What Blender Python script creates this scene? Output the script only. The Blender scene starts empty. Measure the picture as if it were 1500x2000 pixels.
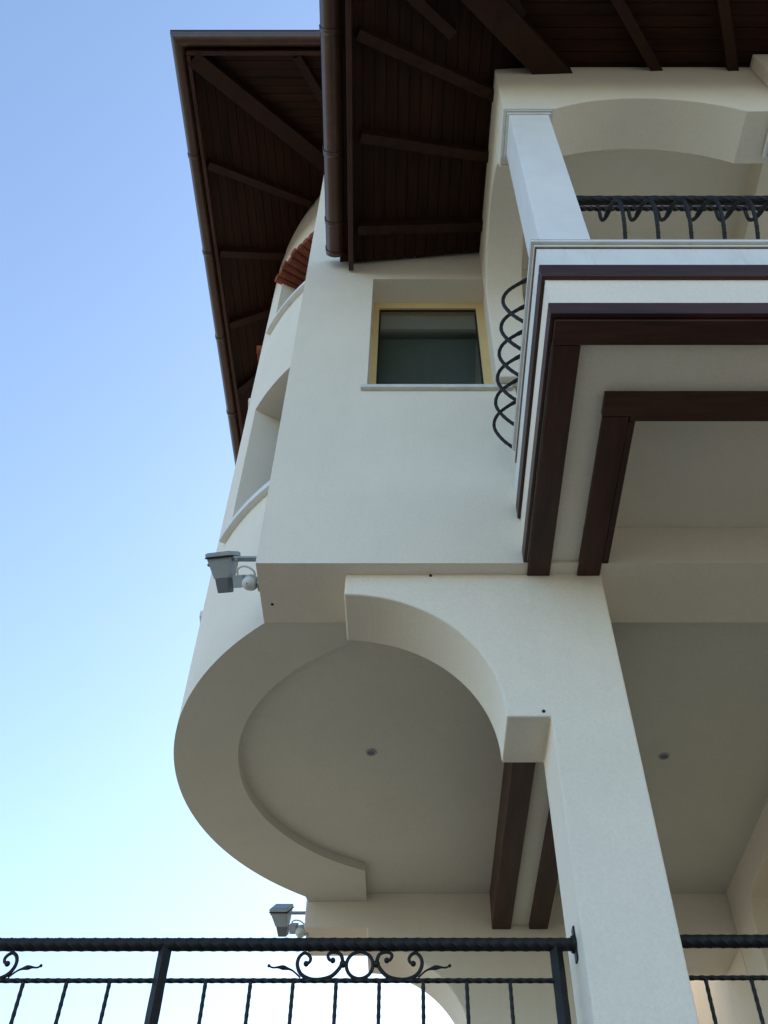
import bpy, bmesh, math, random
from math import sin, cos, radians as R, pi, sqrt
from mathutils import Vector, Matrix
random.seed(7)
S = bpy.context.scene
COL = S.collection

# ------------------------------------------------------------------ camera
cam = bpy.data.cameras.new('camera'); co = bpy.data.objects.new('camera', cam); COL.objects.link(co)
co.location = (0, 0, 1.6); co.rotation_euler = (R(90 + 49.3), 0, 0)
cam.sensor_fit = 'AUTO'; cam.sensor_width = 36; cam.lens = 36 * 1849 / 2000
cam.shift_x = -47 / 2000; cam.clip_start = .05; cam.clip_end = 2000
S.camera = co
# ------------------------------------------------------------------ sky and sun
SUN_EL, SUN_AZ = 33, 40          # azimuth from +Y towards +X: the sun stands behind the house
w = bpy.data.worlds.new('World'); S.world = w; w.use_nodes = True
nt = w.node_tree; bg = nt.nodes['Background']
sky = nt.nodes.new('ShaderNodeTexSky'); sky.sky_type = 'NISHITA'; sky.sun_disc = False
sky.sun_elevation = R(SUN_EL); sky.sun_rotation = R(SUN_AZ)
sky.air_density = 1.0; sky.dust_density = 1.1; sky.ozone_density = .8
tint = nt.nodes.new('ShaderNodeMix'); tint.data_type = 'RGBA'; tint.blend_type = 'MULTIPLY'; tint.inputs[0].default_value = 1
tint.inputs[7].default_value = (.945, .985, 1.0, 1); nt.links.new(sky.outputs[0], tint.inputs[6]); nt.links.new(tint.outputs[2], bg.inputs[0]); bg.inputs[1].default_value = .15
sl = bpy.data.lights.new('sun', 'SUN'); so = bpy.data.objects.new('sun', sl); COL.objects.link(so)
sl.energy = 2.5; sl.angle = R(.5); sl.color = (1, .94, .85)
d = Vector((sin(R(SUN_AZ)) * cos(R(SUN_EL)), cos(R(SUN_AZ)) * cos(R(SUN_EL)), sin(R(SUN_EL))))
so.rotation_euler = d.to_track_quat('Z', 'Y').to_euler()
vs = S.view_settings; vs.view_transform = 'Standard'; vs.look = 'None'; vs.exposure = 1.35; vs.gamma = 1
vs.use_curve_mapping = False

# ------------------------------------------------------------------ materials
def mat(name, col, rough=.8, var=.06, vscale=3, bump=0, bscale=200, spec=.5, metal=0, stretch=None, grain=0, dirt=0, dirtcol=(.3,.24,.17)):
    m = bpy.data.materials.new(name); m.use_nodes = True
    n = m.node_tree.nodes; l = m.node_tree.links; b = n['Principled BSDF']
    b.inputs['Roughness'].default_value = rough; b.inputs['Metallic'].default_value = metal
    b.inputs['Specular IOR Level'].default_value = spec
    tc = n.new('ShaderNodeTexCoord'); mp = n.new('ShaderNodeMapping'); l.new(tc.outputs['Object'], mp.inputs[0])
    if stretch: mp.inputs['Scale'].default_value = stretch
    nz = n.new('ShaderNodeTexNoise'); nz.inputs['Scale'].default_value = vscale; nz.inputs['Detail'].default_value = 6
    nz.inputs['Roughness'].default_value = .62
    l.new(mp.outputs[0], nz.inputs['Vector'])
    mr = n.new('ShaderNodeMapRange'); mr.inputs[1].default_value = .3; mr.inputs[2].default_value = .7
    mr.inputs[3].default_value = 1 - var; mr.inputs[4].default_value = 1 + var; l.new(nz.outputs[0], mr.inputs[0])
    mx = n.new('ShaderNodeMix'); mx.data_type = 'RGBA'; mx.blend_type = 'MULTIPLY'; mx.inputs[0].default_value = 1
    mx.inputs[6].default_value = (*col, 1); l.new(mr.outputs[0], mx.inputs[7]); out = mx.outputs[2]
    if grain:
        ng = n.new('ShaderNodeTexNoise'); ng.inputs['Scale'].default_value = bscale * .6; ng.inputs['Detail'].default_value = 2
        l.new(mp.outputs[0], ng.inputs['Vector'])
        g = n.new('ShaderNodeMapRange'); g.inputs[1].default_value = .25; g.inputs[2].default_value = .75
        g.inputs[3].default_value = 1 - grain; g.inputs[4].default_value = 1 + grain; l.new(ng.outputs[0], g.inputs[0])
        m2 = n.new('ShaderNodeMix'); m2.data_type = 'RGBA'; m2.blend_type = 'MULTIPLY'; m2.inputs[0].default_value = 1
        l.new(out, m2.inputs[6]); l.new(g.outputs[0], m2.inputs[7]); out = m2.outputs[2]
    if dirt:   # faint run-off streaks and smudges
        mp2 = n.new('ShaderNodeMapping'); mp2.inputs['Scale'].default_value = (5, 5, .9); l.new(tc.outputs['Object'], mp2.inputs[0])
        nd = n.new('ShaderNodeTexNoise'); nd.inputs['Scale'].default_value = 2.2; nd.inputs['Detail'].default_value = 8
        nd.inputs['Roughness'].default_value = .7; l.new(mp2.outputs[0], nd.inputs['Vector'])
        dr = n.new('ShaderNodeMapRange'); dr.inputs[1].default_value = .52; dr.inputs[2].default_value = .8
        dr.inputs[3].default_value = 0; dr.inputs[4].default_value = dirt; l.new(nd.outputs[0], dr.inputs[0])
        m3 = n.new('ShaderNodeMix'); m3.data_type = 'RGBA'; l.new(dr.outputs[0], m3.inputs[0]); l.new(out, m3.inputs[6])
        m3.inputs[7].default_value = (*dirtcol, 1); out = m3.outputs[2]
    l.new(out, b.inputs['Base Color'])
    if bump:
        nb = n.new('ShaderNodeTexNoise'); nb.inputs['Scale'].default_value = bscale; nb.inputs['Detail'].default_value = 4
        l.new(mp.outputs[0], nb.inputs['Vector'])
        bu = n.new('ShaderNodeBump'); bu.inputs['Strength'].default_value = bump; bu.inputs['Distance'].default_value = .004
        l.new(nb.outputs[0], bu.inputs['Height']); l.new(bu.outputs[0], b.inputs['Normal'])
    return m
M = {}
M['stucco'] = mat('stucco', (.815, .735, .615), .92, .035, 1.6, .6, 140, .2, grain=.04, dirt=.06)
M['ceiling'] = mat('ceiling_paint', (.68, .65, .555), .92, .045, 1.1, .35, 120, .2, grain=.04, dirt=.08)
M['marble'] = mat('white_marble', (.80, .785, .765), .5, .05, 5, .05, 60, .4, dirt=.12, dirtcol=(.5, .47, .42))
M['moulding'] = mat('painted_moulding', (.74, .73, .70), .6, .04, 6, .1, 120, .4, dirt=.35, dirtcol=(.42, .33, .24))
M['wood_x'] = mat('stained_wood', (.050, .018, .011), .46, .4, 9, .3, 60, .32, stretch=(.12, 1, 1), grain=.15)
M['wood_y'] = mat('stained_wood_depth', (.050, .018, .011), .46, .4, 9, .3, 60, .32, stretch=(1, .12, 1), grain=.15)
M['board_x'] = mat('soffit_wood', (.027, .009, .0037), .6, .4, 14, .2, 60, .15, stretch=(.1, 1, 1), grain=.2)
M['board_y'] = mat('soffit_wood_depth', (.027, .009, .0037), .6, .4, 14, .2, 60, .15, stretch=(1, .1, 1), grain=.2)
M['rafter'] = mat('rafter_wood', (.030, .011, .005), .6, .3, 8, .2, 60, .2, grain=.15)
M['gutter'] = mat('brown_gutter', (.075, .032, .017), .36, .12, 6, 0, 60, .5, dirt=.2, dirtcol=(.22, .18, .15))
M['iron'] = mat('black_iron', (.011, .010, .010), .55, .3, 40, .35, 160, .3)
M['lamp_grey'] = mat('grey_lamp_metal', (.34, .375, .40), .42, .08, 20, 0, 60, .5, dirt=.2)
M['lamp_dark'] = mat('dark_lamp_plastic', (.13, .14, .15), .5, .08, 20)
M['lamp_white'] = mat('pale_plastic', (.62, .62, .58), .5, .06, 20)
M['tile'] = mat('terracotta', (.25, .075, .043), .85, .3, 12, .5, 90, .2, grain=.2)
M['mortar'] = mat('mortar', (.5, .42, .33), .95, .2, 12, .5, 90, .1)
M['frame'] = mat('beige_frame', (.72, .54, .27), .5, .04, 6, 0, 60, .4)
M['panel'] = mat('beige_panel', (.62, .55, .42), .7, .04, 6, 0, 60, .3)
M['marble_sill'] = mat('grey_sill', (.66, .65, .61), .6, .1, 12, .1, 80, .4, dirt=.5, dirtcol=(.2, .15, .1))
M['ground'] = mat('pale_paving', (.205, .185, .14), .9, .15, .8, .4, 30, .2, grain=.1)
M['floor'] = mat('terrace_floor_tiles', (.16, .135, .10), .6, .1, 3, .1, 60, .4)
M['stone'] = mat('yellow_stone', (.62, .49, .27), .9, .15, 9, .4, 60, .2)
M['roof'] = mat('roof_tiles', (.23, .08, .05), .85, .25, 5, .4, 30, .2)
M['curtain'] = mat('grey_curtain', (.14, .155, .145), .9, .05, 5, 0, 60, .1, stretch=(6, 1, .4))  # grey of an added sheet that sets the tone of the glass
M['curtain_box'] = mat('blind_box_grey', (.26, .27, .25), .8, .05)  # paler grey imitating a reflection across the top of the glass
M['rust'] = mat('brown_joint', (.22, .13, .08), .9, .3, 20)
M['black'] = mat('black_hole', (.01, .01, .01), .9, 0)
M['dark'] = mat('dark_interior', (.05, .05, .05), .9, .05)
g = bpy.data.materials.new('clear_glass'); g.use_nodes = True; n_ = g.node_tree.nodes; l_ = g.node_tree.links
tr = n_.new('ShaderNodeBsdfTransparent'); tr.inputs[0].default_value = (.86, .89, .87, 1); gl = n_.new('ShaderNodeBsdfGlossy'); gl.inputs['Roughness'].default_value = .03
lw = n_.new('ShaderNodeLayerWeight'); lw.inputs[0].default_value = .5; fr_ = n_.new('ShaderNodeMath'); fr_.operation = 'POWER'; fr_.inputs[1].default_value = 3.2
l_.new(lw.outputs['Facing'], fr_.inputs[0]); ms = n_.new('ShaderNodeMixShader')
l_.new(fr_.outputs[0], ms.inputs[0]); l_.new(tr.outputs[0], ms.inputs[1]); l_.new(gl.outputs[0], ms.inputs[2]); l_.new(ms.outputs[0], n_['Material Output'].inputs[0]); M['clear'] = g
g = bpy.data.materials.new('window_glass'); g.use_nodes = True; b = g.node_tree.nodes['Principled BSDF']
b.inputs['Base Color'].default_value = (.035, .05, .047, 1); b.inputs['Roughness'].default_value = .06
b.inputs['Specular IOR Level'].default_value = .55; M['glass'] = g

# ------------------------------------------------------------------ helpers
def mk(name, bm, m, parent=None, smooth=False, bevel=0):
    me = bpy.data.meshes.new(name)
    bmesh.ops.recalc_face_normals(bm, faces=bm.faces[:])
    bm.to_mesh(me); bm.free()
    for mm in (m if isinstance(m, list) else [m]): me.materials.append(M[mm])
    if smooth:
        for p in me.polygons: p.use_smooth = True
        me.set_sharp_from_angle(angle=R(38))
    o = bpy.data.objects.new(name, me); COL.objects.link(o)
    if parent is not None: o.parent = parent
    if bevel:
        b = o.modifiers.new('bevel', 'BEVEL'); b.width = bevel; b.segments = 2; b.limit_method = 'ANGLE'; b.angle_limit = R(50)
    return o
def tag(o, label=None, cat=None, group=None, kind=None):
    for k, v in (('label', label), ('category', cat), ('group', group), ('kind', kind)):
        if v: o[k] = v
    return o
def thing(name, label, cat, group=None, loc=(0, 0, 0)):
    o = bpy.data.objects.new(name, None); COL.objects.link(o); o.empty_display_size = .1; o.location = loc
    return tag(o, label, cat, group)
def hexa(bm, P):       # 8 points: 4 bottom (ccw), 4 top
    v = [bm.verts.new(p) for p in P]
    for f in ((3, 2, 1, 0), (4, 5, 6, 7), (0, 1, 5, 4), (1, 2, 6, 5), (2, 3, 7, 6), (3, 0, 4, 7)): bm.faces.new([v[i] for i in f])
def box(bm, x0, x1, y0, y1, z0, z1):
    hexa(bm, [(x0, y0, z0), (x1, y0, z0), (x1, y1, z0), (x0, y1, z0), (x0, y0, z1), (x1, y0, z1), (x1, y1, z1), (x0, y1, z1)])
def boxo(name, m, parent, x0, x1, y0, y1, z0, z1, bevel=0):
    bm = bmesh.new(); box(bm, x0, x1, y0, y1, z0, z1); return mk(name, bm, m, parent, bevel=bevel)
def prism(bm, pts, a0, a1, axis='Z', f=None):
    def p3(p, a):
        q = (p[0], p[1], a) if axis == 'Z' else ((p[0], a, p[1]) if axis == 'Y' else (a, p[0], p[1]))
        return f(q) if f else q
    A = [bm.verts.new(p3(p, a0)) for p in pts]; B = [bm.verts.new(p3(p, a1)) for p in pts]
    n = len(pts)
    fa = bm.faces.new(A); fb = bm.faces.new(B)
    for i in range(n): bm.faces.new((A[i], A[(i + 1) % n], B[(i + 1) % n], B[i]))
    bm.normal_update(); bmesh.ops.triangulate(bm, faces=[fa, fb])
def prismo(name, m, parent, pts, a0, a1, axis='Z', f=None, bevel=0, smooth=False):
    bm = bmesh.new(); prism(bm, pts, a0, a1, axis, f); return mk(name, bm, m, parent, smooth, bevel)
def cells(bm, us, vs, holes, f0, f1):
    # wall on a grid of us x vs with open cells; f0/f1 map (u, v) to the outer and inner skins
    nu, nv = len(us), len(vs); V = {}
    def vert(i, j, k):
        if (i, j, k) not in V: V[i, j, k] = bm.verts.new((f1 if k else f0)(us[i], vs[j]))
        return V[i, j, k]
    solid = lambda i, j: 0 <= i < nu - 1 and 0 <= j < nv - 1 and not holes(.5 * (us[i] + us[i + 1]), .5 * (vs[j] + vs[j + 1]))
    for i in range(nu - 1):
        for j in range(nv - 1):
            if not solid(i, j): continue
            for k in (0, 1): bm.faces.new([vert(a, b, k) for a, b in ((i, j), (i + 1, j), (i + 1, j + 1), (i, j + 1))])
            for (a, b), (c, e), (p, q) in (((i, j), (i, j + 1), (i - 1, j)), ((i + 1, j), (i + 1, j + 1), (i + 1, j)),
                                           ((i, j), (i + 1, j), (i, j - 1)), ((i, j + 1), (i + 1, j + 1), (i, j + 1))):
                if not solid(p, q): bm.faces.new((vert(a, b, 0), vert(c, e, 0), vert(c, e, 1), vert(a, b, 1)))
def beam(bm, p0, p1, wd, ht, up=(0, 0, 1)):   # bar whose TOP middle line runs p0-p1
    p0, p1 = Vector(p0), Vector(p1); dd = (p1 - p0).normalized(); s = dd.cross(Vector(up)).normalized() * wd / 2; u = Vector((0, 0, ht))
    hexa(bm, [p0 - s - u, p0 + s - u, p1 + s - u, p1 - s - u, p0 - s, p0 + s, p1 + s, p1 - s])
def tube(bm, pts, r, n=8, twist=0, squash=None, caps=True):
    # sweep of an n-gon along pts; r is a number or a list; squash(k) gives the radius factor of corner k (twisted square bars)
    P = [Vector(p) for p in pts]; N = len(P); rings = []
    t = (P[1] - P[0]).normalized(); a = Vector((0, 0, 1)) if abs(t.z) < .9 else Vector((0, 1, 0))
    nrm = t.cross(a).normalized(); ang = 0; dist = 0
    for i in range(N):
        t2 = (P[min(i + 1, N - 1)] - P[max(i - 1, 0)]).normalized()
        q = t.rotation_difference(t2); nrm = (q @ nrm); nrm = (nrm - t2 * nrm.dot(t2)).normalized(); t = t2; bn = t.cross(nrm)
        if i: dist += (P[i] - P[i - 1]).length
        rr = r[i] if isinstance(r, (list, tuple)) else r
        ring = []
        for k in range(n):
            an = 2 * pi * k / n + twist * dist; f = squash(k) if squash else 1
            ring.append(bm.verts.new(P[i] + (nrm * cos(an) + bn * sin(an)) * rr * f))
        rings.append(ring)
    for i in range(N - 1):
        for k in range(n): bm.faces.new((rings[i][k], rings[i][(k + 1) % n], rings[i + 1][(k + 1) % n], rings[i + 1][k]))
    if caps: bm.faces.new(rings[0]); bm.faces.new(rings[-1][::-1])
def smoothpath(pts, sub=5):   # Catmull-Rom
    P = [Vector(p) for p in pts]; out = []
    for i in range(len(P) - 1):
        a, b, c, e = P[max(i - 1, 0)], P[i], P[i + 1], P[min(i + 2, len(P) - 1)]
        for k in range(sub):
            t = k / sub
            out.append(.5 * ((2 * b) + (c - a) * t + (2 * a - 5 * b + 4 * c - e) * t * t + (3 * b - a - 3 * c + e) * t ** 3))
    out.append(P[-1]); return out
def line(p0, p1, step):
    p0, p1 = Vector(p0), Vector(p1); n = max(2, int((p1 - p0).length / step)); return [p0.lerp(p1, i / n) for i in range(n + 1)]
def ball(bm, c, r, seg=14, scale=(1, 1, 1)):
    bmesh.ops.create_uvsphere(bm, u_segments=seg, v_segments=seg // 2 + 2, radius=r, matrix=Matrix.Translation(c) @ Matrix.Diagonal((*scale, 1)))
def cyl(bm, p0, p1, r, n=20, r2=None):
    tube(bm, [p0, p1], [r, r2 if r2 is not None else r], n)
square4 = lambda k: 1.0 if k % 2 == 0 else .93      # rounded square section for twisted bars

# ------------------------------------------------------------------ ground
bm = bmesh.new(); box(bm, -400, 400, -400, 400, -.3, 0)
tag(mk('ground', bm, 'ground'), 'pale sunlit ground around the house', kind='structure')

# ------------------------------------------------------------------ the house
H = thing('house', 'cream stucco house with round corner bay, dark wooden eaves and balcony', 'house', loc=(0, 3.3, 0))
class PP:      # parts are modelled in world coordinates; the parent sits at the house's base
    pass
def fix(o):    # keep world coordinates under the moved Empty
    o.matrix_parent_inverse = Matrix.Translation(-Vector(H.location)); return o
_mk = mk
def mk(name, bm, m, parent=None, smooth=False, bevel=0):
    o = _mk(name, bm, m, parent, smooth, bevel)
    if parent is H: fix(o)
    return o
Y0, Y1, ZB = 3.32, 3.40, 5.063            # wall plane, arch plane, underside of the upper floor
CX, CY, RB = .45, 5.28, 1.932             # round bay
CEIL = 5.145; YB = 6.857; XL = -.772
ST = 'stucco'

# front wall with window and balcony door openings
bm = bmesh.new()
us = [XL, -.262, .575, .68, 2.0, 8.2]; vz = [ZB, 5.75, 6.672, 8.151, 11.10]
def hole(u, v): return (-.262 < u < .575 and 6.672 < v < 8.151) or (.68 < u < 2.0 and 5.75 < v < 8.151)
cells(bm, us, vz, hole, lambda u, v: (u, Y0, v), lambda u, v: (u, 3.76, v))
mk('front_wall', bm, ST, H)
# return wall between the corner and the bay
boxo('side_wall', ST, H, XL, XL + .3, 3.762, 3.90, ZB + .022, 11.14)

# round bay: a curved shell with two rows of openings
A0, A1 = 129.0, 231.0
def soff(x, y): return min(10.80 + .35 * (x + 1.955), 10.80 + .35 * (y - 2.43))
angs = sorted(set([A0 + (A1 - A0) * i / 68 for i in range(69)] + [210.4, 228.4, 167.5, 185.5, 138.0, 156.0]))
zl = [5.15, 6.36, 7.855, 9.12, 10.06, 10.4, 12]
def bayhole(a, z):
    s = any(a0 < a < a0 + 18 for a0 in (138.0, 167.5, 210.4)); return s and (6.36 < z < 7.855 or 9.12 < z < 10.06)
def onbay(r, f=1.0):
    def g(a, z):
        x, y = CX + r * cos(R(a)), CY + r * sin(R(a))
        return (x, y, min(z, soff(CX + RB * cos(R(a)), CY + RB * sin(R(a))) + .012))
    return g
bm = bmesh.new(); cells(bm, angs, zl, bayhole, onbay(RB), onbay(RB - .24)); mk('bay_wall', bm, ST, H, smooth=True)
bm = bmesh.new(); cells(bm, angs, [5.4, 10.9], lambda a, z: False, onbay(RB - .26), onbay(RB - .3)); mk('bay_glazing', bm, 'glass', H, smooth=True)
for a0 in (138.0, 167.5, 210.4):          # curved sills
    for z in (6.36, 9.12):
        aa = [a0 - 1.3 + 20.6 * i / 14 for i in range(15)]
        aa = [a for a in aa if a < 230.6] + ([230.6] if aa[-1] > 230.6 else [])
        bm = bmesh.new()
        cells(bm, aa, [z - .045, z + .004], lambda a, q: False, onbay(RB + .045), onbay(RB - .22)); mk('bay_sill', bm, 'moulding', H, smooth=True)
for a0 in (138.0, 167.5, 210.4):          # clay tile hoods over the upper openings
    aa = [a0 - .6 + (19.2) * i / 10 for i in range(11)]
    bm = bmesh.new(); cells(bm, aa, [10.07, 10.09], lambda a, q: False, onbay(RB + .03), onbay(RB - .26)); hood = mk('tile_hood', bm, 'mortar', H, smooth=True)
    for i in range(9):
        a = R(a0 + .1 + i * 2.32); c_, s_ = cos(a), sin(a); bm = bmesh.new()
        jit = random.uniform(-.012, .012)
        tube(bm, [(CX + (RB - .25) * c_, CY + (RB - .25) * s_, 10.055), (CX + (RB + .07 + jit) * c_, CY + (RB + .07 + jit) * s_, 10.035 + jit * .4)], [.036, .042], 10)
        t = _mk('tile', bm, 'tile', hood, smooth=True); t.matrix_parent_inverse = Matrix()

# underside of the bay: ring soffit, then the recessed veranda ceiling
IC = (.298, 5.175); RI = 1.37
pts = []
for i in range(41):
    a = R(A1 - (A1 - A0) * i / 40); pts.append((CX + RB * cos(a), CY + RB * sin(a)))
pts += [(-.75, YB), (-.31, YB), (-.31, 6.405)]
a_end = math.atan2(6.405 - IC[1], -.31 - IC[0]); a_st = 2 * pi - math.acos((-.31 - IC[0]) / RI)
for i in range(1, 41):
    a = a_end + (a_st - a_end) * i / 40; pts.append((IC[0] + RI * cos(a), IC[1] + RI * sin(a)))
pts += [(-.31, 3.762), (XL, 3.762)]
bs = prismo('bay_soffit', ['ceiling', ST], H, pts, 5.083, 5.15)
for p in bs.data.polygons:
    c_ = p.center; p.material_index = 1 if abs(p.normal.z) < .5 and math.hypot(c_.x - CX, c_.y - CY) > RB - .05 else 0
cp = []
for i in range(31):
    a = R(A1 - (A1 - A0) * i / 30); cp.append((CX + (RB - .02) * cos(a), CY + (RB - .02) * sin(a)))
cp += [(-.6, 7.3), (8.2, 7.3), (8.2, 3.762), (-.7, 3.762)]
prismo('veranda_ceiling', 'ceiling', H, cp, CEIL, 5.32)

# front arch wall with quarter arch, bracket and square column (one plastered piece)
pts = [(-.32, 5.075), (-.32, 4.922)]
for i in range(1, 33):
    a = pi / 2 * (1 - i / 32); pts.append((-.32 + .755 * cos(a), 4.173 + .749 * sin(a)))
pts += [(.63, 4.173), (.63, 0), (.987, 0), (.987, 5.075)]
prismo('arch_column', ST, H, pts, Y1, 3.752, 'Y', bevel=.009)
# back wall of the veranda with its own quarter arch
pts = [(-.765, 5.16), (-.765, 4.884), (-.30, 4.884), (-.30, 4.752)]
for i in range(1, 29):
    a = pi / 2 * (1 - i / 28); pts.append((-.30 + .745 * cos(a), 4.005 + .747 * sin(a)))
pts += [(.445, 0), (1.3, 0), (1.3, 4.74), (2.8, 4.74), (2.8, 5.16)]
prismo('back_wall', ST, H, pts, YB, 7.323, 'Y', bevel=.009)
boxo('upper_back_wall', ST, H, -.74, 8.2, 6.95, 7.32, 5.33, 11.1)
boxo('right_wall', ST, H, 8.2, 8.5, 3.32, 7.32, 0, 11.1)
boxo('room_ceiling', 'moulding', H, -.7, 8.19, 3.765, 6.9, 8.28, 8.4)
boxo('room_ceiling', 'moulding', H, -.7, 8.19, 4.35, 4.6, 8.12, 8.279)
# cross wall on the right side of the veranda
pts = [(3.77, 4.92), (6.30, 4.92), (6.40, 4.88), (6.445, 4.78), (6.455, 4.6), (6.455, 0), (6.85, 0), (6.85, CEIL + .01), (3.77, CEIL + .01)]
prismo('cross_wall', ST, H, pts, 2.402, 2.75, 'X', bevel=.009)
boxo('cross_wall', ST, H, 2.402, 2.75, 6.853, 7.33, 0, 4.739)
boxo('cross_wall', ST, H, 2.402, 2.75, 7.332, 9.5, 0, 5.7)
boxo('rear_wall', ST, H, 1.0, 2.4, 8.3, 8.5, 0, 5.7)
# stone-faced inner wall seen past the cross wall
stn = boxo('stone_wall', 'mortar', H, 3.02, 3.2, 3.9, 6.85, 2.1, CEIL + .01)
for j in range(28):
    for k in range(2):
        z0 = 2.12 + j * .108; bm = bmesh.new()
        box(bm, 3.0, 3.03, 5.35 + k * .75 + (j % 2) * .2, 5.35 + k * .75 + .735 + (j % 2) * .2, z0, z0 + .096)
        o = _mk('stone', bm, 'stone', stn); o.matrix_parent_inverse = Matrix()
# dark beams under the veranda ceiling, with the plastered strip between them
for x0, x1 in ((.635, .774), (.91, 1.045)):
    boxo('ceiling_beam', 'wood_y', H, x0 - .02, x1 - .02, 3.76, YB - .004, 4.87, CEIL + .01, bevel=.004)
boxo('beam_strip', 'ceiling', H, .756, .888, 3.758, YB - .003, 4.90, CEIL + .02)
# terrace
boxo('terrace', 'floor', H, -2.6, 8.6, 3.36, 9.5, .0, 2.08)

# window
wf = bmesh.new()
for x0, x1, z0, z1 in ((-.262, -.218, 6.672, 8.151), (.515, .575, 6.672, 8.151), (-.218, .515, 8.072, 8.151), (-.218, .515, 6.672, 6.72)):
    box(wf, x0, x1, 3.52, 3.58, z0, z1)
win = mk('window', wf, 'frame', H)
def sub(name, bm, m, par, **k):
    o = _mk(name, bm, m, par, **k); o.matrix_parent_inverse = par.matrix_parent_inverse.inverted() @ fixm if False else Matrix(); return o
bm = bmesh.new(); box(bm, -.218, .515, 3.545, 3.555, 6.72, 8.072); sub('pane', bm, 'clear', win)
bm = bmesh.new()
for x0, x1, z0, z1 in ((-.218, -.206, 6.72, 8.072), (.503, .515, 6.72, 8.072), (-.206, .503, 8.06, 8.072), (-.206, .503, 6.72, 6.732)): box(bm, x0, x1, 3.535, 3.545, z0, z1)
sub('seal', bm, 'black', win)
bm = bmesh.new(); box(bm, -.25, .56, 3.66, 3.67, 6.6, 8.0); sub('curtain', bm, 'curtain', win)  # added sheet behind the pane, sets how dark the glass reads
bm = bmesh.new(); box(bm, -.25, .56, 3.58, 3.655, 7.86, 8.14); sub('blind_box', bm, 'curtain_box', win)  # added strip: the reflection at the window top, put in as colour
bm = bmesh.new(); box(bm, -.30, .66, 3.29, 3.52, 6.634, 6.668); sub('sill', bm, 'marble_sill', win, bevel=.004)
boxo('balcony_door', 'panel', H, .68, 2.0, 3.43, 3.5, 5.75, 8.151)

# anchor holes in the plaster
for (x, y, z, ax) in ((.115, 3.3985, 5.053, 'y'), (-.715, 3.62, 5.062, 'z'), (.60, 3.3985, 4.20, 'y')):
    bm = bmesh.new(); dv = Vector((0, .002, 0)) if ax == 'y' else Vector((0, 0, .0015))
    cyl(bm, Vector((x, y, z)) - dv, Vector((x, y, z)) + dv, .008, 10); mk('anchor_hole', bm, 'black', H)

# ------------------------------------------------------------------ balcony
XR = 7.4
def frame_L(x0, y0, x1, y1, yend):   # L in plan: outer corner (x0, y0), inner corner (x1, y1)
    return [(x0, y0), (XR, y0), (XR, y1), (x1, y1), (x1, yend), (x0, yend)]
prismo('balcony_rim', ST, H, frame_L(.60, 1.932, 1.0, 2.43, 3.319), 5.08, 5.335)
boxo('balcony_slab', ST, H, .60, XR, 1.932, 3.319, 5.335, 5.402)
boxo('balcony_slab', 'moulding', H, .592, XR, 1.925, 3.319, 5.515, 5.70)
boxo('balcony_slab', 'dark', H, .62, XR, 1.95, 3.318, 5.402, 5.515)
for nm, x0, y0, z0, z1 in (('balcony_moulding', .580, 1.913, 5.70, 5.712), ('balcony_moulding', .587, 1.92, 5.712, 5.72), ('balcony_moulding', .566, 1.899, 5.72, 5.745)):
    boxo(nm, 'moulding', H, x0, XR, y0, 3.10 if z0 > 5.71 else 3.16, z0, z1, bevel=.003)
boxo('trim_board', 'wood_x', H, .583, XR, 1.912, 1.95, 5.402, 5.513, bevel=.004)
boxo('trim_board', 'wood_y', H, .583, .62, 1.952, 3.318, 5.402, 5.513, bevel=.004)
boxo('trim_board', 'wood_x', H, .583, XR, 1.908, 1.9315, 5.065, 5.155, bevel=.003)
boxo('trim_board', 'wood_y', H, .583, .5995, 1.934, 3.318, 5.065, 5.155, bevel=.003)
boxo('balcony_beam', 'wood_x', H, .602, XR, 1.934, 2.05, 5.05, 5.079, bevel=.003)
boxo('balcony_beam', 'wood_y', H, .607, .722, 2.053, 3.398, 5.05, 5.079 - .018, bevel=.003)
boxo('balcony_beam', 'wood_x', H, .857, XR, 2.294, 2.41, 5.05, 5.079, bevel=.003)
boxo('balcony_beam', 'wood_y', H, .862, .978, 2.413, 3.398, 5.05, 5.079 - .018, bevel=.003)
boxo('balcony_beam', 'wood_x', H, .985, XR, 2.413, 2.442, 5.057, 5.2, bevel=.002)
boxo('balcony_beam', 'wood_y', H, .981, 1.012, 2.444, 3.318, 5.057, 5.2, bevel=.002)
for x0, x1 in ((.607, .722), (.862, .978)):          # the beams run up into the rim in front of the wall
    boxo('balcony_beam', 'wood_y', H, x0 + .002, x1 - .002, 2.06 if x0 < .7 else 2.42, 3.317, 5.061, 5.0795)

boxo('moulding_joint', 'rust', H, .585, XR, 1.918, 3.17, 5.6965, 5.6995)
boxo('moulding_joint', 'rust', H, .5655, XR, 1.8985, 3.10, 5.735, 5.738)
# porch above the balcony (turned a little against the main wall)
def sh(p): return (p[0] - .03 * (p[1] - 1.95), p[1], p[2])
def roofz(x, y): return min(8.38 + .19 * (x + .425), 8.38 + .19 * (y - .65))
# front arch wall
pts = [(.60, 7.69), (.872, 7.69)]
for k in range(4):
    for i in range(0, 33):
        x = .872 + 1.238 * i / 32; pts.append((x + 1.677 * k, 7.951 - .88 + sqrt(.88 ** 2 - (x - 1.491) ** 2)))
pts += [(XR, 7.70), (XR, 8.62), (.875, 8.62), (.60, 8.57)]
prismo('porch_front_arch', ST, H, pts, 1.95, 2.28, 'Y', sh, bevel=.009)
boxo('porch_pilaster', ST, H, 2.37, 2.8, 1.86, 1.95, 7.95, 8.60, bevel=.009)
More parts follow.
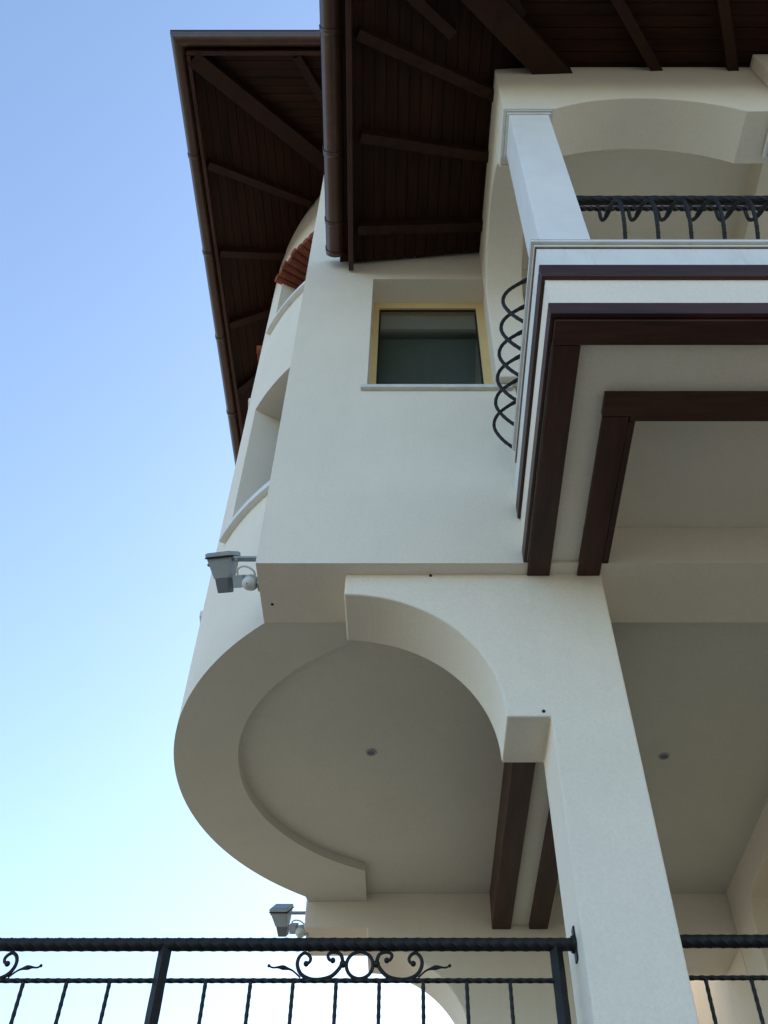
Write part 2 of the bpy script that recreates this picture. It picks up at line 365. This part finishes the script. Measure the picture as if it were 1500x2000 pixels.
# side arch wall, with the slim pier against the main wall
pts = [(2.282, 7.69), (2.30, 7.69)]
for i in range(1, 33):
    a = pi * (1 - i / 32); pts.append((2.77 + .47 * cos(a), 7.69 + .39 * sin(a)))
pts += [(3.24, 6.675), (3.318, 6.675), (3.318, 8.57), (2.282, 8.57)]
prismo('porch_side_arch', ST, H, pts, .60, .86, 'X', sh, bevel=.009)
boxo('porch_ceiling', ST, H, .80, XR, 2.27, 3.318, 8.30, 8.4)
boxo('porch_beam', ST, H, 2.43, 2.7, 2.285, 3.316, 8.07, 8.31)
# marble pillar
def pillar(x0, y0):
    bm = bmesh.new(); box(bm, x0, x0 + .245, y0, y0 + .245, 5.745, 7.622); p = mk('marble_pillar', bm, 'marble', H, bevel=.004)
    bm = bmesh.new(); box(bm, x0 - .016, x0 + .261, y0 - .011, y0 + .261, 7.6395, 7.6415); sub('capital_joint', bm, 'rust', p)
    for e, z0, z1 in ((.014, 7.622, 7.642), (.026, 7.642, 7.650), (.034, 7.650, 7.688)):
        bm = bmesh.new(); box(bm, x0 - e, x0 + .245 + e, y0 - e + .005, y0 + .245 + e, z0, z1); sub('capital', bm, 'moulding', p, bevel=.002)
for k in range(5): pillar(.623 + 1.677 * k, 1.95)

# ------------------------------------------------------------------ roofs
def roof_plane_z(s, e0, z0): return lambda e: z0 + s * (e - e0)
def build_roof(name, label, xe, ye, z0, s, w, nleft, nfront, yback, xright, shear, y_ref):
    fx = lambda x, y: x + shear * (y - y_ref)
    # covering
    k = min(yback - ye, 3.2); bm = bmesh.new(); t0, t1 = .03, .13
    def P(x, y, z): return (fx(x, y), y, z)
    top = z0 + s * k
    ov = .10; xo, yo, zo = xe - ov, ye - ov, z0 - ov * s        # the covering reaches out over the gutter
    for quad in ([(xo, yo, zo), (xe + k, ye + k, top), (xe + k, yback, top), (xo, yback, zo)],
                 [(xo, yo, zo), (xright, yo, zo), (xright, ye + k, top), (xe + k, ye + k, top)]):
        hexa(bm, [P(a, b, c + t0) for a, b, c in quad] + [P(a, b, c + t1) for a, b, c in quad])
    rf = mk(name, bm, ['roof', 'rafter'], H); rf['label'] = label
    for p in rf.data.polygons: p.material_index = 0 if p.normal.z > .3 else 1
    gap = .004
    def board(q, m):
        bm = bmesh.new(); dz = random.uniform(-.0015, .0015)
        hexa(bm, [P(a, b, c + dz) for a, b, c in q] + [P(a, b, c + .02 + dz) for a, b, c in q]); sub('soffit_board', bm, m, rf)
    for i in range(nleft):
        x0, x1 = xe + i * w, xe + (i + 1) * w - gap
        za, zb = z0 + s * (x0 - xe), z0 + s * (x1 - xe)
        if ye + (x1 - xe) < yback - .02:
            board([(x0, ye + x0 - xe, za), (x1, ye + x1 - xe, zb), (x1, yback, zb), (x0, yback, za)], 'board_y')
    for i in range(nfront):
        y0, y1 = ye + i * w, ye + (i + 1) * w - gap
        za, zb = z0 + s * (y0 - ye), z0 + s * (y1 - ye)
        board([(xe + y0 - ye, y0, za), (xright, y0, za), (xright, y1, zb), (xe + y1 - ye, y1, zb)], 'board_x')
    def rafter(p0, p1, wd=.07, ht=.10, nm='rafter'):
        zz = lambda x, y: min(z0 + s * (x - xe), z0 + s * (y - ye)) - .001
        bm = bmesh.new(); beam(bm, (p0[0], p0[1], zz(*p0)), (p1[0], p1[1], zz(*p1)), wd, ht); sub(nm, bm, 'rafter', rf)
    return rf, rafter
# porch roof
rf, rafter = build_roof('porch_roof', 'lower porch roof with wide wooden eaves', -.425, .65, 8.38, .19, .08, 14, 17, 3.30, 7.6, -.03, 3.3)
for p0, p1 in (((-.327, 1.665), (.62, 2.113)), ((-.331, 2.326), (.62, 2.535)), ((-.372, 3.001), (.60, 3.053)),
               ((1.0, 1.02), (1.80, 2.06)), ((1.85, 1.02), (2.29, 2.06)), ((2.6, 1.02), (2.78, 2.06)),
               ((3.2, 1.02), (3.3, 2.06)), ((.2, .85), (.75, 1.6)), ((-.33, 1.15), (.3, 1.7))):
    rafter(p0, p1)
rafter((-.33, .72), (1.15, 2.10), .19, .17, 'hip_beam')
def fascia(rf, x0, x1, y0, y1, z0, z1, shf):
    bm = bmesh.new(); box(bm, x0, x1, y0, y1, z0, z1)
    for v in bm.verts: v.co.x += shf * (v.co.y - 3.3)
    sub('fascia_board', bm, 'wood_y' if (y1 - y0) > (x1 - x0) else 'wood_x', rf, bevel=.003)
fascia(rf, -.452, -.415, .62, 3.305, 8.255, 8.45, -.03)
fascia(rf, -.41, 7.6, .62, .652, 8.255, 8.45, -.03)
# gutters: open half-round channels
def gutter_profile(wd, dp):
    n = 10; o = []; i_ = []
    for k in range(n + 1):
        a = pi + pi * k / n; o.append((wd / 2 * cos(a), dp * .62 * sin(a))); i_.append(((wd / 2 - .005) * cos(a), (dp * .62 - .005) * sin(a)))
    o = [(-wd / 2 - .006, dp * .38 + .006), (-wd / 2 - .006, dp * .38 - .012), (-wd / 2, dp * .38 - .012)] + o + [(wd / 2, dp * .38)]
    i_ = [(-wd / 2 + .005, dp * .38 + .006)] + i_ + [(wd / 2 - .005, dp * .38)]
    return o + i_[::-1]
def gutter_y(wd, dp, xc, zc, y0, y1, shf, joints, mitre=0, capend=True, m='gutter'):
    pr = gutter_profile(wd, dp); n = len(pr); bm = bmesh.new()
    A = [bm.verts.new((xc + p[0] + shf * (y0 - 3.3), y0 + mitre * (p[0] + wd / 2), zc + p[1])) for p in pr]
    B = [bm.verts.new((xc + p[0] + shf * (y1 - 3.3), y1, zc + p[1])) for p in pr]
    for i in range(n): bm.faces.new((A[i], A[(i + 1) % n], B[(i + 1) % n], B[i]))
    if capend:
        x = xc + shf * (y1 - 3.3); k = [bm.verts.new((x + p[0], y1 + .001, zc + p[1])) for p in pr[:n // 2 + 1]]; f = bm.faces.new(k)
    g = mk('gutter', bm, m, H, smooth=True)
    for yj in joints:
        x = xc + shf * (yj - 3.3); bm = bmesh.new(); ring0 = []; ring1 = []
        for p in pr[:n // 2 + 1]:
            q = 1.035; ring0.append(bm.verts.new((x + p[0] * q, yj - .018, zc + p[1] * q - .001))); ring1.append(bm.verts.new((x + p[0] * q, yj + .018, zc + p[1] * q - .001)))
        for i in range(len(ring0) - 1): bm.faces.new((ring0[i], ring0[i + 1], ring1[i + 1], ring1[i]))
        o = _mk('gutter_joint', bm, 'gutter', g, smooth=True); o.matrix_parent_inverse = Matrix()
        md = o.modifiers.new('thick', 'SOLIDIFY'); md.thickness = .004; md.offset = 1
    return g
gutter_y(.145, .13, -.555, 8.42, .5, 3.235, -.03, [1.0, 1.66, 2.46, 2.98, 3.215])
# main roof over the bay
rf2, rafter2 = build_roof('main_roof', 'upper main roof overhanging the round bay', -1.955, 2.43, 10.80, .35, .08, 19, 13, 7.6, 8.8, 0, 0)
for p0, p1 in (((-1.93, 3.43), (-1.0, 3.955)), ((-1.93, 4.345), (-1.2, 4.50)), ((-1.93, 5.18), (-1.35, 5.07)), ((-1.93, 6.03), (-1.3, 5.6)), ((-1.93, 6.8), (-1.2, 6.1)),
               ((-1.0, 2.45), (-.6, 3.3)), ((-.1, 2.45), (.1, 3.3)), ((.8, 2.45), (.9, 3.3))):
    rafter2(p0, p1, .075, .09)
rafter2((-1.93, 2.455), (-.80, 3.585), .15, .12, 'hip_beam')
fascia(rf2, -1.985, -1.953, 2.435, 7.6, 10.70, 10.86, 0)
fascia(rf2, -1.985, 8.8, 2.40, 2.432, 10.70, 10.86, 0)
gutter_y(.125, .12, -2.062, 10.80, 2.262, 7.62, 0, [3.35, 4.35, 5.35, 6.35], mitre=1, capend=True)
# front gutter of the main roof
pr = gutter_profile(.125, .12); n = len(pr); bm = bmesh.new()
A = [bm.verts.new((-2.1245 + (p[0] + .0625), 2.3245 + p[0], 10.80 + p[1])) for p in pr]; B = [bm.verts.new((8.8, 2.3245 + p[0], 10.80 + p[1])) for p in pr]
for i in range(n): bm.faces.new((A[i], A[(i + 1) % n], B[(i + 1) % n], B[i]))
mk('gutter', bm, 'gutter', H, smooth=True)

# ------------------------------------------------------------------ terrace railings
RY = 3.55
SC = [(-.198, .005), (-.186, .011), (-.183, .025), (-.193, .039), (-.209, .044), (-.226, .028), (-.23, 0), (-.215, -.031), (-.183, -.049), (-.146, -.052), (-.106, -.042), (-.079, -.018), (-.065, .008), (-.067, .029), (-.078, .043), (-.096, .048), (-.113, .044), (-.119, .033), (-.112, .019), (-.1, .017)]
LEAF = [(.216, -.045), (.245, -.022), (.273, -.014), (.295, -.013), (.318, -.016), (.332, -.011)]
def iron(name, bm, par, **k):
    o = _mk(name, bm, 'iron', par, smooth=True, **k); o.matrix_parent_inverse = Matrix.Translation(-Vector(par.location)); return o
def ornament(par, cx, cz):
    bm = bmesh.new(); fl = lambda k: 1
    tube(bm, [(cx + .049 * cos(2 * pi * i / 32), RY, cz + .049 * sin(2 * pi * i / 32)) for i in range(33)], .0068, 8)
    for s in (1, -1): ball(bm, (cx + s * .062, RY, cz + .004), .0135, 10)
    o = iron('scroll_ring', bm, par)
    for s in (1, -1):
        bm = bmesh.new(); pth = smoothpath([(cx + s * x, RY, cz + z) for x, z in SC], 5)
        tube(bm, pth, [.0078 - .002 * abs(2 * i / (len(pth) - 1) - 1) for i in range(len(pth))], 8)
        for e in (pth[0], pth[-1]): ball(bm, e, .0105, 10)
        iron('scroll', bm, par)
        bm = bmesh.new(); pth = smoothpath([(cx - s * x, RY - .004 * i, cz + z) for i, (x, z) in enumerate(LEAF)], 5)
        N = len(pth); rr = [.0035 + .0055 * math.exp(-((i / N - .45) / .13) ** 2) for i in range(N)]
        tube(bm, pth, rr, 8); ball(bm, pth[-1], .0062, 8); iron('leaf', bm, par)
def railing(label, x0, x1, posts, balusters, orn, zt, zl, xl1=None):
    t = thing('terrace_railing', label, 'railing', 'iron railings of the terrace', (.5 * (x0 + x1), RY, 2.08))
    bm = bmesh.new(); tube(bm, line((x0, RY, zt), (x1, RY, zt), .0085), .0247, 12, twist=2 * pi / .18, squash=lambda k: 1.0 if k % 3 == 0 else .955); iron('handrail', bm, t)
    bm = bmesh.new(); tube(bm, line((x0, RY, zl), (xl1 or x1, RY, zl), .006), .0092, 8, twist=2 * pi / .15, squash=lambda k: 1.0 if k % 2 == 0 else .89); iron('lower_rail', bm, t)
    bm = bmesh.new(); tube(bm, line((x0, RY, 2.2), (x1, RY, 2.2), .012), .0098, 8, twist=2 * pi / .15, squash=lambda k: 1.0 if k % 2 == 0 else .89); iron('lower_rail', bm, t)
    for x in posts:
        bm = bmesh.new(); pts = line((x, RY, 2.08), (x, RY, zt - .01), .03)
        tube(bm, pts, [.0245 + random.uniform(-.0007, .0007) for _ in pts], 4, twist=0); iron('post', bm, t)
    for x in balusters:
        bm = bmesh.new(); tube(bm, line((x, RY, 2.2), (x, RY, zl), .008), .0078, 8, twist=2 * pi / .13, squash=lambda k: 1.0 if k % 2 == 0 else .88); iron('baluster', bm, t)
    for c in orn: ornament(t, c, .5 * (zt - .026 + zl) + .003)
    return t
ZT, ZL = 3.236, 3.104
tl = railing('black wrought iron railing with scrolls, left of the square column', -2.45, .612, [-2.37, -.908, .553],
             [-1.402 - .157 * i for i in range(6, 0, -1)] + [-1.402, -1.244, -1.088, -.738, -.574, -.419, -.262, -.105, .055, .214, .372], [-.179, -1.68], ZT, ZL, .553)
bm = bmesh.new()      # flange on the column
cyl(bm, (.612, RY, ZT), (.628, RY, ZT), .03, 16, .034)
hexa(bm, [(.623, RY - .022, ZT - .062), (.629, RY - .022, ZT - .062), (.629, RY + .022, ZT - .062), (.623, RY + .022, ZT - .062),
          (.623, RY - .022, ZT + .062), (.629, RY - .022, ZT + .062), (.629, RY + .022, ZT + .062), (.623, RY + .022, ZT + .062)])
iron('wall_flange', bm, tl)
railing('black wrought iron railing, right of the square column', .99, 4.6, [2.5, 4.0], [1.087 + .167 * i for i in range(8)], [1.63 + .1], ZT + .012, ZL + .010)

# ------------------------------------------------------------------ balcony railings
PROF = [(.0, 5.74), (.07, 5.84), (.108, 5.96), (.085, 6.08), (.005, 6.19), (-.09, 6.27), (-.135, 6.36), (-.12, 6.45)]
fr = thing('balcony_railing', 'black iron bellied railing along the balcony front, behind the white pillar', 'railing', 'iron railings of the balcony', (2.4, 2.05, 5.745))
bm = bmesh.new(); tube(bm, line((.75, 2.05, 6.55), (4.1, 2.05, 6.55), .012), .027, 8, twist=2 * pi / .4, squash=lambda k: 1.0 if k % 2 == 0 else .95); iron('handrail', bm, fr)
bm = bmesh.new(); tube(bm, line((.75, 2.05, 6.445), (4.1, 2.05, 6.445), .008), .014, 4, twist=2 * pi / .15); iron('lower_rail', bm, fr)
def bar(par, f):
    pth = smoothpath([f(o, z) for o, z in PROF], 8); N = len(pth); bm = bmesh.new()
    rr = [.0105 + .0048 * math.exp(-((i / N - .62) / .05) ** 2) for i in range(N)]
    tube(bm, pth, rr, 8, twist=40, squash=square4); iron('bar', bm, par)
for i in range(20): 
    x = 1.012 + .1545 * i
    bar(fr, lambda o, z: (x, 1.935 - o, z))
sr = thing('balcony_railing', 'black iron railing of looping bars along the balcony side, beside the window', 'railing', 'iron railings of the balcony', (.7, 2.7, 5.745))
bm = bmesh.new(); tube(bm, line((.735, 2.2, 6.55), (.715, 3.22, 6.55), .012), .027, 8); iron('handrail', bm, sr)
bm = bmesh.new(); tube(bm, line((.735, 2.2, 6.445), (.715, 3.22, 6.445), .012), .014, 4, twist=2 * pi / .15); iron('lower_rail', bm, sr)
for y in (2.347, 2.503, 2.659, 2.815, 2.971, 3.122):
    bar(sr, lambda o, z: (.604 - o * 1.08, y, z))

# ------------------------------------------------------------------ floodlights
def floodlight(label, loc, wall_dx):
    t = thing('floodlight', label, 'floodlight', 'floodlights on the side of the house', loc)
    L = Vector(loc)
    def pt(name, bm, m, **k):
        o = _mk(name, bm, m, t, **k); return o
    tilt = Matrix.Rotation(R(44), 4, 'X') @ Matrix.Rotation(R(-5), 4, 'Y') @ Matrix.Rotation(R(-16), 4, 'Z')        # lamp faces out and up: local +Z is the light's direction
    T = lambda x, y, z: tilt @ Vector((x, y, z))
    # front frame with glass
    def frust(bm, a, b, za, zb, off=0):
        hexa(bm, [T(-b[0] + off, -b[1], zb), T(b[0] + off, -b[1], zb), T(b[0] + off, b[1], zb), T(-b[0] + off, b[1], zb)] +
                 [T(-a[0], -a[1], za), T(a[0], -a[1], za), T(a[0], a[1], za), T(-a[0], a[1], za)])
    bm = bmesh.new(); frust(bm, (.072, .064), (.072, .064), .086, .066); fr = pt('lamp_frame', bm, 'lamp_grey', bevel=.003)
    bm = bmesh.new(); frust(bm, (.066, .056), (.066, .056), .089, .087); o = _mk('lamp_glass', bm, 'glass', fr)
    bm = bmesh.new(); frust(bm, (.0735, .0655), (.0735, .0655), .065, .058); o = _mk('gasket', bm, 'black', fr)
    bm = bmesh.new(); frust(bm, (.068, .058), (.044, .038), .058, -.05); pt('lamp_housing', bm, 'lamp_grey', bevel=.004)
    bm = bmesh.new(); frust(bm, (.040, .036), (.032, .030), -.05, -.125); pt('terminal_box', bm, 'lamp_dark', bevel=.004)
    bm = bmesh.new(); ball(bm, T(-.086, 0, .03), .010, 10); cyl(bm, T(-.086, 0, .03), T(-.07, 0, .03), .006, 8); pt('frame_screw', bm, 'lamp_dark', smooth=True)
    # bracket arms to the wall
    dx = wall_dx
    bm = bmesh.new(); beam(bm, T(.07, -.02, .052), T(.07, -.02, .052) + Vector((dx - .07, 0, 0)), .03, .012); pt('bracket_arm', bm, 'lamp_grey')
    bm = bmesh.new(); p = T(.085, -.02, .05); cyl(bm, p + Vector((0, 0, -.014)), p + Vector((0, 0, .004)), .009, 10); pt('bracket_bolt', bm, 'lamp_white')
    # sensor
    s0 = T(.105, .0, -.07)
    bm = bmesh.new(); hexa(bm, [T(x, y, z) for x, y, z in ((.062, -.03, -.105), (.118, -.03, -.105), (.118, .03, -.105), (.062, .03, -.105), (.058, -.03, -.04), (.118, -.03, -.04), (.118, .03, -.04), (.058, .03, -.04))]); pt('sensor_box', bm, 'lamp_grey', bevel=.003)
    c = T(.155, -.012, -.085)
    bm = bmesh.new(); ball(bm, c, .044, 16); pt('sensor_cap', bm, 'lamp_grey', smooth=True)
    c2 = c + Vector((-.006, -.012, -.018))
    bm = bmesh.new(); ball(bm, c2, .038, 16); sn = pt('sensor_dome', bm, 'lamp_white', smooth=True)
    bm = bmesh.new(); ball(bm, c2 + Vector((-.006, -.025, -.027)), .0035, 8); _mk('sensor_eye', bm, 'black', sn)
    bm = bmesh.new(); e = Vector((dx, c.y, c.z)); cyl(bm, c, e, .017, 12); hexa(bm, [e + Vector(q) for q in ((-.012, -.03, -.035), (0, -.03, -.035), (0, .03, -.035), (-.012, .03, -.035), (-.012, -.03, .035), (0, -.03, .035), (0, .03, .035), (-.012, .03, .035))]); pt('wall_plate', bm, 'lamp_grey')
    # cable loop
    bm = bmesh.new(); tube(bm, smoothpath([T(.09, -.025, -.038), T(.095, -.035, -.012), T(.125, -.045, .002), T(.16, -.04, -.004), T(.185, -.03, -.03), T(.185, -.02, -.06)], 6), .0055, 8); pt('cable', bm, 'lamp_white', smooth=True)
    return t
floodlight('grey floodlight with round sensor on the near corner of the house, upper one', (-.975, 3.5, 5.205), .975 - .772)
floodlight('grey floodlight low behind the terrace railing, on the far corner', (-.945, 6.95, 5.0), .945 - .74)

# ------------------------------------------------------------------ recessed ceiling lights
def spot(label, x, y):
    t = thing('ceiling_light', label, 'ceiling light', 'recessed lights in the veranda ceiling', (x, y, CEIL))
    bm = bmesh.new()
    tube(bm, [(.028 * cos(2 * pi * i / 28), .028 * sin(2 * pi * i / 28), -.003) for i in range(29)], .006, 8, caps=False); _mk('trim_ring', bm, 'lamp_grey', t, smooth=True)
    bm = bmesh.new(); cyl(bm, Vector((0, 0, -.004)), Vector((0, 0, -.001)), .026, 20); _mk('lamp_lens', bm, 'lamp_dark', t)
spot('small recessed ceiling light inside the round ring of the bay soffit', -.233, 5.05)
spot('small recessed ceiling light right of the square column', 1.624, 5.09)
